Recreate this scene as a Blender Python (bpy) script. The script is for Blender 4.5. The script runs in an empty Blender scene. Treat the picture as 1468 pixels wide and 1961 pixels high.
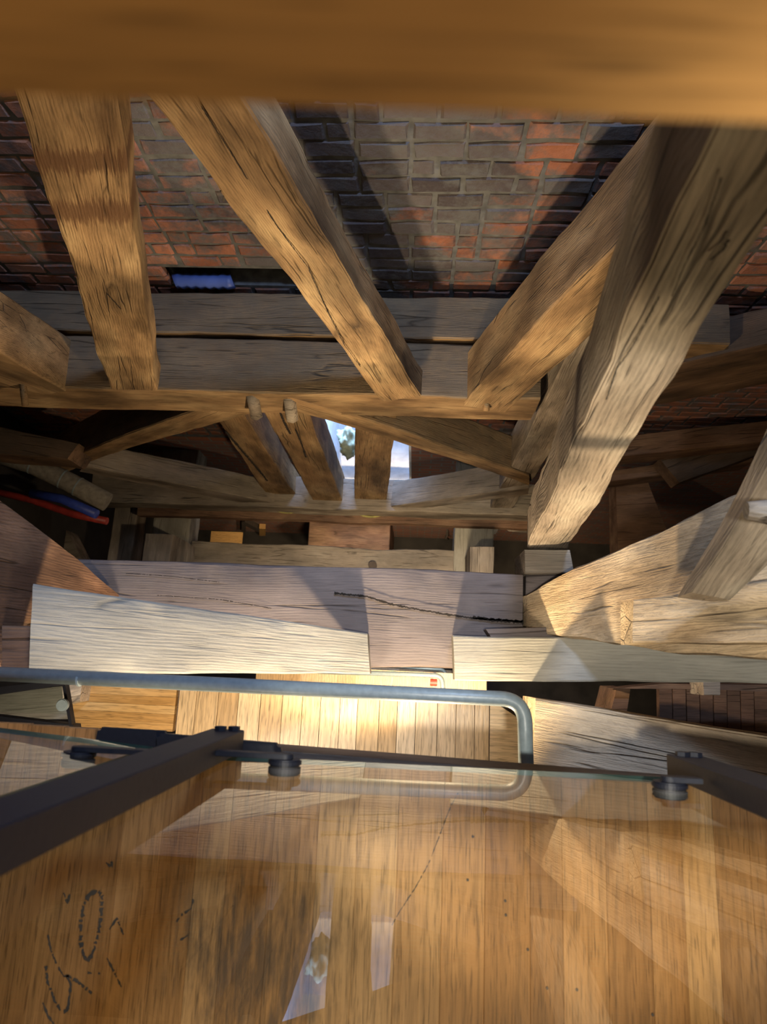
import bpy, bmesh, math, random
from mathutils import Vector, Matrix, noise
random.seed(7)
sc = bpy.context.scene
C = sc.collection

# ------------------------------------------------------------------ camera
W, H, F = 1468.0, 1961.0, 1300.0
ZC = 13.0                                   # camera height over the tower floor
CAM = Vector((0, 0, ZC))
down = Vector(((790-734)/F, -(1270-980)/F, -1)).normalized()   # plumb line seen by the camera
up = -down
ax = Vector((1, -.045, 0)); ax = (ax - up*ax.dot(up)).normalized()
ay = up.cross(ax)
R = Matrix((ax, ay, up))                    # camera -> world
cd = bpy.data.cameras.new('camera'); cam = bpy.data.objects.new('camera', cd); C.objects.link(cam)
M4 = R.to_4x4(); M4.translation = CAM; cam.matrix_world = M4
cd.sensor_fit = 'VERTICAL'; cd.sensor_height = 36; cd.lens = F/H*36
cd.clip_start = .02; cd.clip_end = 100
cd.dof.use_dof = True; cd.dof.focus_distance = 3.2; cd.dof.aperture_fstop = cd.lens/5.5
sc.camera = cam
# ------------------------------------------------------------------ world, lights, exposure
wd = bpy.data.worlds.new('sky'); sc.world = wd; wd.use_nodes = True
wn = wd.node_tree.nodes; bg = wn['Background']
bg.inputs[0].default_value = (.55, .72, 1, 1); bg.inputs[1].default_value = 1.2
sc.view_settings.view_transform = 'Standard'; sc.view_settings.look = 'None'
sc.view_settings.gamma = 1; sc.view_settings.use_curve_mapping = False
sc.view_settings.exposure = 0.0
sc.cycles.max_bounces = 8; sc.cycles.transparent_max_bounces = 16
sc.cycles.sample_clamp_indirect = 6; sc.cycles.caustics_reflective = False; sc.cycles.caustics_refractive = False

def ray(u, v): return R @ Vector(((u-W/2)/F, -(v-H/2)/F, -1))
def P(u, v, dep): r = ray(u, v); return CAM + r*(dep/-r.z)           # point at a depth below the lens
def PY(u, v, Y): r = ray(u, v); return CAM + r*(Y/r.y)               # point in the upright plane y = Y
def lamp(name, kind, loc, power, col, target=None, **kw):
    l = bpy.data.lights.new(name, kind); l.energy = power; l.color = col
    for k, v in kw.items(): setattr(l, k, v)
    o = bpy.data.objects.new(name, l); C.objects.link(o); o.location = loc
    if target is not None: o.rotation_euler = (Vector(target)-Vector(loc)).to_track_quat('-Z', 'Y').to_euler()
    return o
WARM, NEUT, COOL = (1, .76, .47), (1, .93, .80), (.50, .66, 1)
# warm uplight on the rail side of the shaft, below the landing
lamp('uplight_lamp', 'SPOT', (-.02, -.88, ZC-2.5), 195, WARM, (-.55, 1.9, ZC-2.15), spot_size=1.8, spot_blend=.3, shadow_soft_size=.03)
lamp('truss_fill', 'POINT', (-.25, .22, ZC-3.62), 115, WARM, shadow_soft_size=.04)  # added unseen fill for the plate front and lower truss
# lamp above the stair
lamp('stair_lamp', 'SPOT', (.05, -.14, ZC+.5), 215, NEUT, (.5, .12, ZC-2.5), spot_size=.74, spot_blend=.4, shadow_soft_size=.03)
lamp('under_landing_fill', 'AREA', (-.75, -.75, ZC-1.82), 13, (1, .82, .6), (-.75, -.15, ZC-3.05), size=.3, spread=2.2)  # added fill hidden by the landing, brightens the tread and lower floor
lamp('landing_lamp', 'AREA', (.35, -1.7, ZC-.1), 24, WARM, (.15, -.75, ZC-1.6), size=.5)
# daylight from a high opening
lamp('high_daylight', 'AREA', (.45, 1.95, ZC+.7), 110, COOL, (-.9, 1.6, ZC-2.0), size=.35)
lamp('high_daylight_right', 'AREA', (1.3, .9, ZC+1.3), 4.5, COOL, (.6, -.1, ZC-2.0), size=.35)
# lamps of the storeys below
lamp('lower_landing_lamp', 'AREA', (.2, -1.0, ZC-3.6), 70, WARM, (.1, -.5, ZC-7), size=.5, spread=1.3)
lamp('lower_stair_lamp', 'POINT', (.1, .2, ZC-8.8), 20, NEUT, shadow_soft_size=.08)
lamp('bottom_lamp', 'SPOT', (-.4, .7, ZC-8.6), 260, WARM, (-.7, 2.3, ZC-11), spot_size=1.9, spot_blend=.5, shadow_soft_size=.1)
lamp('window_daylight', 'AREA', (-.62, 3.05, ZC-6.3), 46, (.36, .55, 1), (-.62, 2.2, ZC-8.6), size=.8, spread=1.9)
lamp('ceiling_fill', 'AREA', (0, .6, ZC+1.8), 9, (1, .88, .7), (0, .6, 0), size=2.5)  # added soft overhead fill, out of view

# ------------------------------------------------------------------ materials
def mat(name):
    m = bpy.data.materials.new(name); m.use_nodes = True; nt = m.node_tree
    return m, nt, nt.nodes['Principled BSDF']
def N(nt, t, **kw):
    n = nt.nodes.new(t)
    for k, v in kw.items():
        if k.startswith('i_'):
            key = k[2:]; key = int(key) if key.isdigit() else key.replace('_', ' ')
            n.inputs[key].default_value = v
        else: setattr(n, k, v)
    return n
def mixc(nt, fac, a, b, mode='MIX'):
    n = nt.nodes.new('ShaderNodeMix'); n.data_type = 'RGBA'; n.blend_type = mode
    for i, x in ((0, fac), (6, a), (7, b)):
        if isinstance(x, (int, float, tuple)): n.inputs[i].default_value = x if not isinstance(x, tuple) else (*x[:3], 1)
        else: nt.links.new(x, n.inputs[i])
    return n.outputs[2]
def mth(nt, op, a, b=None, clamp=False):
    n = nt.nodes.new('ShaderNodeMath'); n.operation = op; n.use_clamp = clamp
    for i, x in enumerate((a, b)):
        if x is None: continue
        if isinstance(x, (int, float)): n.inputs[i].default_value = x
        else: nt.links.new(x, n.inputs[i])
    return n.outputs[0]
def ramp(nt, x, *stops):
    n = nt.nodes.new('ShaderNodeValToRGB'); e = n.color_ramp.elements
    while len(e) < len(stops): e.new(.5)
    for el, (p, c) in zip(e, stops):
        el.position = p; el.color = (c, c, c, 1) if isinstance(c, (int, float)) else (*c, 1)
    nt.links.new(x, n.inputs[0]); return n.outputs[0]

def oak(name, dark, mid, light, dust=(.17, .15, .12), dust_amt=.8, ring=95., crack=.6, curl=1., bump=.85, rough=.75, bands=()):
    """weathered oak; grain runs along each timber's own x axis"""
    m, nt, b = mat(name); L = nt.links
    tc = N(nt, 'ShaderNodeTexCoord'); oi = N(nt, 'ShaderNodeObjectInfo')
    sh = N(nt, 'ShaderNodeVectorMath', operation='SCALE'); sh.inputs[0].default_value = (3.1, .11, .09)
    L.new(mth(nt, 'ADD', mth(nt, 'MULTIPLY', oi.outputs['Random'], 9.), .4), sh.inputs[3])
    ad = N(nt, 'ShaderNodeVectorMath', operation='ADD'); L.new(tc.outputs['Object'], ad.inputs[0]); L.new(sh.outputs[0], ad.inputs[1])
    def mp(sx, sy, sz):
        q = N(nt, 'ShaderNodeMapping'); q.inputs['Scale'].default_value = (sx, sy, sz); L.new(ad.outputs[0], q.inputs[0]); return q.outputs[0]
    # growth rings: distance from a drifting pith
    nz = N(nt, 'ShaderNodeTexNoise', i_Scale=1.0, i_Detail=3.0); L.new(mp(1.1, 4*curl, 4*curl), nz.inputs['Vector'])
    sub = N(nt, 'ShaderNodeVectorMath', operation='SUBTRACT'); L.new(nz.outputs['Color'], sub.inputs[0]); sub.inputs[1].default_value = (.5, .5, .5)
    scl = N(nt, 'ShaderNodeVectorMath', operation='SCALE'); L.new(sub.outputs[0], scl.inputs[0]); scl.inputs[3].default_value = .10*curl
    a2 = N(nt, 'ShaderNodeVectorMath', operation='ADD'); L.new(ad.outputs[0], a2.inputs[0]); L.new(scl.outputs[0], a2.inputs[1])
    wv = N(nt, 'ShaderNodeTexWave', wave_type='RINGS', rings_direction='X', i_Scale=ring*.33, i_Distortion=1.6*curl, i_Detail=3., i_Detail_Scale=2.)
    L.new(a2.outputs[0], wv.inputs['Vector'])
    fib = N(nt, 'ShaderNodeTexNoise', i_Scale=1., i_Detail=4., i_Roughness=.65); L.new(mp(7, 150, 150), fib.inputs['Vector'])
    blot = N(nt, 'ShaderNodeTexNoise', i_Scale=1., i_Detail=4.); L.new(mp(2.2, 6, 6), blot.inputs['Vector'])
    vo = N(nt, 'ShaderNodeTexVoronoi', feature='DISTANCE_TO_EDGE', i_Scale=1.)
    cn = N(nt, 'ShaderNodeTexNoise', i_Scale=1.2, i_Detail=4.); L.new(mp(1, 4, 4), cn.inputs['Vector'])
    cm = N(nt, 'ShaderNodeVectorMath', operation='MULTIPLY_ADD'); L.new(cn.outputs['Color'], cm.inputs[0]); cm.inputs[1].default_value = (.5, .5, .5); L.new(mp(.55, 15, 15), cm.inputs[2])
    L.new(cm.outputs[0], vo.inputs['Vector'])
    msk = N(nt, 'ShaderNodeTexNoise', i_Scale=1., i_Detail=2.); L.new(mp(3, 9, 9), msk.inputs['Vector'])
    ck = mth(nt, 'MULTIPLY', ramp(nt, vo.outputs['Distance'], (0, 1.), (.03, 0.)), ramp(nt, msk.outputs['Fac'], (.5, 0.), (.6, 1.)))
    ck = mth(nt, 'MULTIPLY', ck, crack)
    v2 = N(nt, 'ShaderNodeTexNoise', i_Scale=1., i_Detail=2.); L.new(mp(2.2, 60, 60), v2.inputs['Vector'])
    ck = mth(nt, 'ADD', ck, mth(nt, 'MULTIPLY', ramp(nt, v2.outputs['Fac'], (.66, 0.), (.72, 1.)), .55*crack), True)
    base = ramp(nt, blot.outputs['Fac'], (.28, dark), (.5, mid), (.72, light))
    g = mth(nt, 'ADD', mth(nt, 'MULTIPLY', wv.outputs['Fac'], .2), mth(nt, 'MULTIPLY', fib.outputs['Fac'], 1.05))
    base = mixc(nt, 1., base, ramp(nt, g, (.3, .55), (.62, 1.), (.95, 1.25)), 'MULTIPLY')
    sn = N(nt, 'ShaderNodeTexNoise', i_Scale=1., i_Detail=5., i_Roughness=.6); L.new(mp(1.3, 3.5, 3.5), sn.inputs['Vector'])
    base = mixc(nt, 1., base, ramp(nt, sn.outputs['Fac'], (.38, .5), (.55, 1.05), (.7, 1.25)), 'MULTIPLY')
    for zc, hw in bands:                        # dark reddish bands across a post at set heights
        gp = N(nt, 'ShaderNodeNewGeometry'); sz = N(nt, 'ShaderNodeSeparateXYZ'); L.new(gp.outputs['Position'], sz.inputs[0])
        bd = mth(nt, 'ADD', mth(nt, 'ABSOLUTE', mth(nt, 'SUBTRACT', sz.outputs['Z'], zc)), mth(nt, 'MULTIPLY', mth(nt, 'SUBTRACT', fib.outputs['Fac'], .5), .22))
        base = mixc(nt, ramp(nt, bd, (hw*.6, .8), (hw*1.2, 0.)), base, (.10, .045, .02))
    # dirt lying on upward faces
    geo = N(nt, 'ShaderNodeNewGeometry'); sep = N(nt, 'ShaderNodeSeparateXYZ'); L.new(geo.outputs['Normal'], sep.inputs[0])
    dn = N(nt, 'ShaderNodeTexNoise', i_Scale=9., i_Detail=6., i_Roughness=.7); L.new(tc.outputs['Object'], dn.inputs['Vector'])
    dm = mth(nt, 'MULTIPLY', ramp(nt, sep.outputs['Z'], (.45, 0.), (.8, 1.)), ramp(nt, dn.outputs['Fac'], (.25, .55), (.6, 1.)))
    base = mixc(nt, mth(nt, 'MULTIPLY', dm, dust_amt), base, mixc(nt, fib.outputs['Fac'], tuple(x*.74 for x in dust), tuple(x*1.22 for x in dust)))
    base = mixc(nt, ck, base, (.02, .014, .01))
    L.new(base, b.inputs['Base Color']); b.inputs['Roughness'].default_value = rough; b.inputs['Specular IOR Level'].default_value = .3
    hgt = mth(nt, 'ADD', mth(nt, 'MULTIPLY', g, .5), mth(nt, 'ADD', mth(nt, 'MULTIPLY', dn.outputs['Fac'], .5), mth(nt, 'MULTIPLY', ck, -1.6)))
    bp = N(nt, 'ShaderNodeBump', i_Strength=bump, i_Distance=.008); L.new(hgt, bp.inputs['Height']); L.new(bp.outputs[0], b.inputs['Normal'])
    return m
OAK_WARM = oak('weathered_oak_warm', (.13, .075, .035), (.28, .175, .085), (.42, .29, .15), dust=(.15, .125, .09))
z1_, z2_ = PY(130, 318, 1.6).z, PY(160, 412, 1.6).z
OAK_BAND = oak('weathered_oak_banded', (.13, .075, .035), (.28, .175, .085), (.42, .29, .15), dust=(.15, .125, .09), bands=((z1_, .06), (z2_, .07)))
OAK_GREY = oak('weathered_oak_grey', (.15, .12, .09), (.27, .22, .17), (.40, .35, .28), dust=(.23, .21, .18), dust_amt=.5)
OAK_PALE = oak('weathered_oak_pale', (.24, .22, .18), (.35, .33, .28), (.45, .42, .36), dust=(.33, .32, .275), dust_amt=.7, crack=.4, bump=.55)
OAK_TIE = oak('weathered_oak_dusty', (.10, .075, .07), (.17, .135, .125), (.25, .205, .19), dust=(.165, .142, .138), dust_amt=.75, crack=.7, bump=.55)
OAK_GOLD = oak('weathered_oak_golden', (.34, .23, .13), (.58, .43, .26), (.74, .60, .41), dust=(.56, .47, .36), dust_amt=.35, ring=110, curl=2.4, bump=.9)
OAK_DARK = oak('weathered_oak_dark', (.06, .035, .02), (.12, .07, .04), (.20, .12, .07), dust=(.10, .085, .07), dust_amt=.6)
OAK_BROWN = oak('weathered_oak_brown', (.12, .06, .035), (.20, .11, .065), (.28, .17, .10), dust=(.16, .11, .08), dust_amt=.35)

def newoak(name, c1, c2, c3, stain=None, rough=.35, spec=.45, ring=70.):
    """oiled oak stave; grain along the piece's own x axis, tone differs from piece to piece"""
    m, nt, b = mat(name); L = nt.links
    tc = N(nt, 'ShaderNodeTexCoord'); oi = N(nt, 'ShaderNodeObjectInfo')
    sh = N(nt, 'ShaderNodeVectorMath', operation='SCALE'); sh.inputs[0].default_value = (7.3, .23, .17); L.new(mth(nt, 'MULTIPLY', oi.outputs['Random'], 11.), sh.inputs[3])
    ad = N(nt, 'ShaderNodeVectorMath', operation='ADD'); L.new(tc.outputs['Object'], ad.inputs[0]); L.new(sh.outputs[0], ad.inputs[1])
    mpq = N(nt, 'ShaderNodeMapping'); mpq.inputs['Scale'].default_value = (.22, 1, 1); L.new(ad.outputs[0], mpq.inputs[0])
    wv = N(nt, 'ShaderNodeTexWave', wave_type='RINGS', rings_direction='X', i_Scale=ring*.22, i_Distortion=9., i_Detail=3., i_Detail_Scale=1.2); L.new(mpq.outputs[0], wv.inputs['Vector'])
    mp2 = N(nt, 'ShaderNodeMapping'); mp2.inputs['Scale'].default_value = (9, 260, 260); L.new(ad.outputs[0], mp2.inputs[0])
    fib = N(nt, 'ShaderNodeTexNoise', i_Scale=1., i_Detail=3.); L.new(mp2.outputs[0], fib.inputs['Vector'])
    mp3 = N(nt, 'ShaderNodeMapping'); mp3.inputs['Scale'].default_value = (2, 5, 5); L.new(ad.outputs[0], mp3.inputs[0])
    bl = N(nt, 'ShaderNodeTexNoise', i_Scale=1., i_Detail=3.); L.new(mp3.outputs[0], bl.inputs['Vector'])
    t = mth(nt, 'ADD', mth(nt, 'MULTIPLY', oi.outputs['Random'], .55), mth(nt, 'MULTIPLY', bl.outputs['Fac'], .45))
    base = ramp(nt, t, (.2, c1), (.5, c2), (.8, c3))
    g = mth(nt, 'ADD', mth(nt, 'MULTIPLY', wv.outputs['Fac'], .25), mth(nt, 'MULTIPLY', fib.outputs['Fac'], .9))
    base = mixc(nt, 1., base, ramp(nt, g, (.3, .68), (.6, 1.), (.9, 1.12)), 'MULTIPLY')
    mp5 = N(nt, 'ShaderNodeMapping'); mp5.inputs['Scale'].default_value = (16, 330, 330); L.new(ad.outputs[0], mp5.inputs[0])
    po = N(nt, 'ShaderNodeTexNoise', i_Scale=1., i_Detail=1.); L.new(mp5.outputs[0], po.inputs['Vector'])
    base = mixc(nt, 1., base, ramp(nt, po.outputs['Fac'], (.58, 1.), (.68, .55)), 'MULTIPLY')
    rg = rough
    if stain:
        geo = N(nt, 'ShaderNodeNewGeometry')
        for (c, rx, ry, amt) in stain:
            s = N(nt, 'ShaderNodeVectorMath', operation='SUBTRACT'); L.new(geo.outputs['Position'], s.inputs[0]); s.inputs[1].default_value = c
            s2 = N(nt, 'ShaderNodeVectorMath', operation='MULTIPLY'); L.new(s.outputs[0], s2.inputs[0]); s2.inputs[1].default_value = (1/rx, 1/ry, 0)
            ln = N(nt, 'ShaderNodeVectorMath', operation='LENGTH'); L.new(s2.outputs[0], ln.inputs[0])
            nn = N(nt, 'ShaderNodeTexNoise', i_Scale=1., i_Detail=5., i_Roughness=.7); mp4 = N(nt, 'ShaderNodeMapping'); mp4.inputs['Scale'].default_value = (60, 9, 9); L.new(geo.outputs['Position'], mp4.inputs[0]); L.new(mp4.outputs[0], nn.inputs['Vector'])
            fac = mth(nt, 'MULTIPLY', ramp(nt, mth(nt, 'ADD', ln.outputs['Value'], mth(nt, 'MULTIPLY', mth(nt, 'SUBTRACT', nn.outputs['Fac'], .5), 3.2)), (.15, 1.), (1., 0.)), amt)
            base = mixc(nt, fac, base, (.07, .05, .035))
    L.new(base, b.inputs['Base Color']); b.inputs['Roughness'].default_value = rg; b.inputs['Specular IOR Level'].default_value = spec
    bp = N(nt, 'ShaderNodeBump', i_Strength=.25, i_Distance=.002); L.new(g, bp.inputs['Height']); L.new(bp.outputs[0], b.inputs['Normal'])
    return m
st = P(500, 1860, 1.6); st2 = P(380, 1720, 1.6)
PLANK = newoak('oiled_oak_floor', (.27, .12, .036), (.40, .19, .062), (.52, .29, .115), stain=[((st.x, st.y, st.z), .19, .20, .75), ((st2.x, st2.y, st2.z), .09, .12, .3)], rough=.5, spec=.3)
PLANK2 = newoak('oiled_oak_light', (.50, .33, .16), (.60, .43, .24), (.70, .54, .34), rough=.33)
TREAD = newoak('oiled_oak_tread', (.46, .25, .075), (.56, .33, .12), (.64, .42, .18), rough=.4)
HAND = newoak('oiled_oak_handrail', (.28, .145, .042), (.40, .215, .07), (.50, .29, .105), rough=.45, ring=30)

def plain(name, col, rough=.5, metal=0., spec=.5, bumps=None, var=.25, scale=20.):
    m, nt, b = mat(name); L = nt.links
    tc = N(nt, 'ShaderNodeTexCoord'); nz = N(nt, 'ShaderNodeTexNoise', i_Scale=scale, i_Detail=5.); L.new(tc.outputs['Object'], nz.inputs['Vector'])
    L.new(ramp(nt, nz.outputs['Fac'], (.3, tuple(c*(1-var) for c in col)), (.7, tuple(min(1, c*(1+var)) for c in col))), b.inputs['Base Color'])
    b.inputs['Roughness'].default_value = rough; b.inputs['Metallic'].default_value = metal; b.inputs['Specular IOR Level'].default_value = spec
    if bumps:
        bp = N(nt, 'ShaderNodeBump', i_Strength=bumps, i_Distance=.01); L.new(nz.outputs['Fac'], bp.inputs['Height']); L.new(bp.outputs[0], b.inputs['Normal'])
    return m
STEEL = plain('dark_painted_steel', (.008, .009, .014), .5, 0, .3, .05, .1, 90)
TUBE = plain('grey_painted_tube', (.20, .25, .27), .38, 0, .5, .08, .1, 60)
RUBBER = plain('black_rubber', (.035, .032, .03), .6)
MORTAR = plain('lime_mortar', (.115, .118, .12), .95, bumps=.9, var=.35, scale=14)
PLASTER = plain('limewashed_plaster', (.72, .74, .76), .9, bumps=.8, var=.12, scale=9)
CABLE_R = plain('red_cable', (.30, .03, .02), .5); CABLE_B = plain('blue_cable', (.03, .06, .35), .5)
LAG = plain('grey_pipe_lagging', (.16, .145, .12), .8, bumps=.5, scale=25)
ROPE = plain('yellow_strap', (.30, .27, .09), .8); IRON = plain('rusty_iron', (.06, .045, .035), .7, bumps=.4)
MARK = plain('charcoal_mark', (.05, .04, .03), .9); BLUE_STRIP = plain('blue_strip', (.06, .10, .30), .5, scale=6)
REDT = plain('red_tape', (.6, .05, .03), .5)

def brickm():
    m, nt, b = mat('old_brick'); L = nt.links
    oi = N(nt, 'ShaderNodeObjectInfo'); geo = N(nt, 'ShaderNodeNewGeometry')
    nz = N(nt, 'ShaderNodeTexNoise', i_Scale=2.2, i_Detail=5., i_Roughness=.65); L.new(geo.outputs['Position'], nz.inputs['Vector'])
    nf = N(nt, 'ShaderNodeTexNoise', i_Scale=26., i_Detail=6., i_Roughness=.7); L.new(geo.outputs['Position'], nf.inputs['Vector'])
    red = ramp(nt, mth(nt, 'ADD', mth(nt, 'MULTIPLY', oi.outputs['Random'], .6), mth(nt, 'MULTIPLY', nf.outputs['Fac'], .4)), (.15, (.26, .09, .045)), (.5, (.44, .17, .09)), (.85, (.55, .27, .17)))
    sep = N(nt, 'ShaderNodeSeparateXYZ'); L.new(geo.outputs['Position'], sep.inputs[0])
    # bricks turn patchily grey towards the middle of the wall
    cx = mth(nt, 'DIVIDE', mth(nt, 'ABSOLUTE', mth(nt, 'ADD', sep.outputs['X'], .35)), 1.5)
    s = mth(nt, 'ADD', mth(nt, 'SUBTRACT', 1.15, cx), mth(nt, 'MULTIPLY', mth(nt, 'SUBTRACT', nz.outputs['Fac'], .5), 3.2))
    s = mth(nt, 'ADD', s, mth(nt, 'MULTIPLY', mth(nt, 'SUBTRACT', oi.outputs['Random'], .5), .8))
    s = ramp(nt, s, (.12, .12), (.6, .93))
    grey = ramp(nt, mth(nt, 'ADD', mth(nt, 'MULTIPLY', oi.outputs['Random'], .5), mth(nt, 'MULTIPLY', nf.outputs['Fac'], .5)), (.2, (.028, .030, .035)), (.8, (.095, .10, .11)))
    col = mixc(nt, s, red, grey); sm = N(nt, 'ShaderNodeTexNoise', i_Scale=6., i_Detail=7., i_Roughness=.75); L.new(geo.outputs['Position'], sm.inputs['Vector'])
    L.new(mixc(nt, ramp(nt, sm.outputs['Fac'], (.46, 0.), (.62, .85)), col, (.12, .12, .12)), b.inputs['Base Color']); b.inputs['Roughness'].default_value = .92
    bp = N(nt, 'ShaderNodeBump', i_Strength=.9, i_Distance=.01); L.new(nf.outputs['Fac'], bp.inputs['Height']); L.new(bp.outputs[0], b.inputs['Normal'])
    return m
BRICK = brickm()
def farbrick():
    m, nt, b = mat('distant_brickwork'); L = nt.links
    geo = N(nt, 'ShaderNodeNewGeometry'); sep = N(nt, 'ShaderNodeSeparateXYZ'); L.new(geo.outputs['Position'], sep.inputs[0])
    cb = N(nt, 'ShaderNodeCombineXYZ'); L.new(mth(nt, 'ADD', sep.outputs['X'], sep.outputs['Y']), cb.inputs[0]); L.new(sep.outputs['Z'], cb.inputs[1])
    br = N(nt, 'ShaderNodeTexBrick', i_Scale=1.); br.inputs['Brick Width'].default_value = .266; br.inputs['Row Height'].default_value = .12; br.inputs['Mortar Size'].default_value = .012
    br.inputs['Color1'].default_value = (.30, .10, .05, 1); br.inputs['Color2'].default_value = (.20, .09, .06, 1); br.inputs['Mortar'].default_value = (.2, .17, .14, 1)
    L.new(cb.outputs[0], br.inputs['Vector'])
    nz = N(nt, 'ShaderNodeTexNoise', i_Scale=2.5, i_Detail=6.); L.new(geo.outputs['Position'], nz.inputs['Vector'])
    L.new(mixc(nt, ramp(nt, nz.outputs['Fac'], (.4, 0.), (.7, .6)), br.outputs['Color'], (.12, .10, .09)), b.inputs['Base Color']); b.inputs['Roughness'].default_value = .95
    bp = N(nt, 'ShaderNodeBump', i_Strength=.8, i_Distance=.02); L.new(br.outputs['Fac'], bp.inputs['Height']); bp.invert = True; L.new(bp.outputs[0], b.inputs['Normal'])
    return m
FARB = farbrick()
SHADED = plain('shaded_masonry', (.028, .024, .02), .95, bumps=.9, var=.4, scale=3)  # near-black colour stands in for shade in the side hollows and floor
def glassm():
    m, nt, b = mat('clear_glass'); L = nt.links; nt.nodes.remove(b)
    t = N(nt, 'ShaderNodeBsdfTransparent'); t.inputs[0].default_value = (.93, .96, .94, 1)
    g = N(nt, 'ShaderNodeBsdfGlossy'); g.inputs['Roughness'].default_value = 0.0
    fr = N(nt, 'ShaderNodeFresnel', i_IOR=1.5); mx = N(nt, 'ShaderNodeMixShader')
    geo = N(nt, 'ShaderNodeNewGeometry'); L.new(mth(nt, 'MULTIPLY', fr.outputs[0], mth(nt, 'SUBTRACT', 1., geo.outputs['Backfacing'])), mx.inputs[0]); L.new(t.outputs[0], mx.inputs[1]); L.new(g.outputs[0], mx.inputs[2])
    L.new(mx.outputs[0], nt.nodes['Material Output'].inputs[0]); return m
GLASS = glassm()
GEDGE = plain('green_glass_edge', (.015, .045, .038), .3)

# ------------------------------------------------------------------ builders
def link(name, me, m, parent=None, mw=None, smooth=False):
    o = bpy.data.objects.new(name, me); C.objects.link(o)
    if m is not None and not me.materials: me.materials.append(m)
    if smooth:
        for p in me.polygons: p.use_smooth = True
    if mw is not None: o.matrix_world = mw
    if parent is not None:
        o.parent = parent; o.matrix_parent_inverse = parent.matrix_world.inverted()
    return o
def tag(o, label=None, cat=None, group=None, kind=None):
    if label: o['label'] = label
    if cat: o['category'] = cat
    if group: o['group'] = group
    if kind: o['kind'] = kind
    return o
def empty(name, loc):
    o = bpy.data.objects.new(name, None); C.objects.link(o); o.location = loc; o.matrix_world = Matrix.Translation(loc); return o
def frame(o, x, zhint):
    x = x.normalized(); y = zhint.cross(x)
    if y.length < 1e-4: y = Vector((0, 1, 0)).cross(x)
    y.normalize(); z = x.cross(y)
    m = Matrix((x, y, z)).transposed().to_4x4(); m.translation = o; return m
SEED = [0]
def timber(name, A, B, m, parent=None, amp=.008, wear=.012, bend=None, nl=None):
    """hewn timber between the two four-cornered ends A and B, slightly crooked, edges worn"""
    SEED[0] += 1; sd = SEED[0]*17.3
    ca = sum(A, Vector())/4; cb = sum(B, Vector())/4; Ln = (cb-ca).length
    mw = frame(ca, cb-ca, (A[3]-A[0]).normalized()); inv = mw.inverted()
    nl = nl or max(6, min(60, int(Ln/.06)))
    fr = [0, .03, .28, .5, .72, .97]; vs = []; fs = []; np_ = 24; wear = wear*.35
    for i in range(nl+1):
        t = i/nl; c = [A[k].lerp(B[k], t) for k in range(4)]; ctr = sum(c, Vector())/4
        off = (bend*math.sin(math.pi*t)) if bend is not None else Vector()
        sz = min((c[1]-c[0]).length, (c[2]-c[1]).length)
        for k in range(4):
            a, b = c[k], c[(k+1) % 4]
            for j, f in enumerate(fr):
                p = a.lerp(b, f)
                q = p + Vector((sd, 0, 0))
                if j == 0:
                    w = wear*(.7+1.2*abs(noise.noise(q*3.1))+ .9*max(0, noise.noise(q*9)))
                    p = p + (ctr-p).normalized()*min(w*1.6, sz*.3)
                n1 = noise.noise_vector(q*1.7)*amp*1.5 + noise.noise_vector(q*7.)*amp*.5 + noise.noise_vector(q*19)*amp*.2
                vs.append(inv @ (p + off + n1*min(1, sz/.12)))
    for i in range(nl):
        for k in range(np_):
            a = i*np_+k; b = i*np_+(k+1) % np_; fs.append((a, b, b+np_, a+np_))
    fs.append(tuple(range(np_-1, -1, -1))); fs.append(tuple(range(nl*np_, nl*np_+np_)))
    me = bpy.data.meshes.new(name); me.from_pydata([tuple(v) for v in vs], [], fs); me.update()
    bm = bmesh.new(); bm.from_mesh(me); bmesh.ops.recalc_face_normals(bm, faces=bm.faces); bm.to_mesh(me); bm.free()
    o = link(name, me, m, parent, mw)
    for p in me.polygons: p.use_smooth = len(p.vertices) == 4
    me.set_sharp_from_angle(angle=.42)
    return o
def tq(name, q, ext, m, ex=0., **kw):
    """timber whose seen face is q = (a0, a1, b1, b0): long edge a0-a1, long edge b0-b1; ext = thickness vector"""
    a0, a1, b1, b0 = q; e = Vector(ext); a1 = a1+(a1-a0)*ex; b1 = b1+(b1-b0)*ex
    return timber(name, [a0, b0, b0+e, a0+e], [a1, b1, b1+e, a1+e], m, **kw)
def box(name, lo, hi, m, parent=None, bev=0., kind=None, rot=None, seg=1):
    lo, hi = Vector(lo), Vector(hi); c = (lo+hi)/2; s = hi-lo
    bm = bmesh.new(); bmesh.ops.create_cube(bm, size=1); bmesh.ops.scale(bm, vec=s, verts=bm.verts)
    if bev: bmesh.ops.bevel(bm, geom=bm.edges[:], offset=bev, segments=seg, affect='EDGES')
    me = bpy.data.meshes.new(name); bm.to_mesh(me); bm.free()
    mw = Matrix.Translation(c)
    if rot is not None: mw = mw @ rot
    o = link(name, me, m, parent, mw)
    if kind: o['kind'] = kind
    return o
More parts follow.
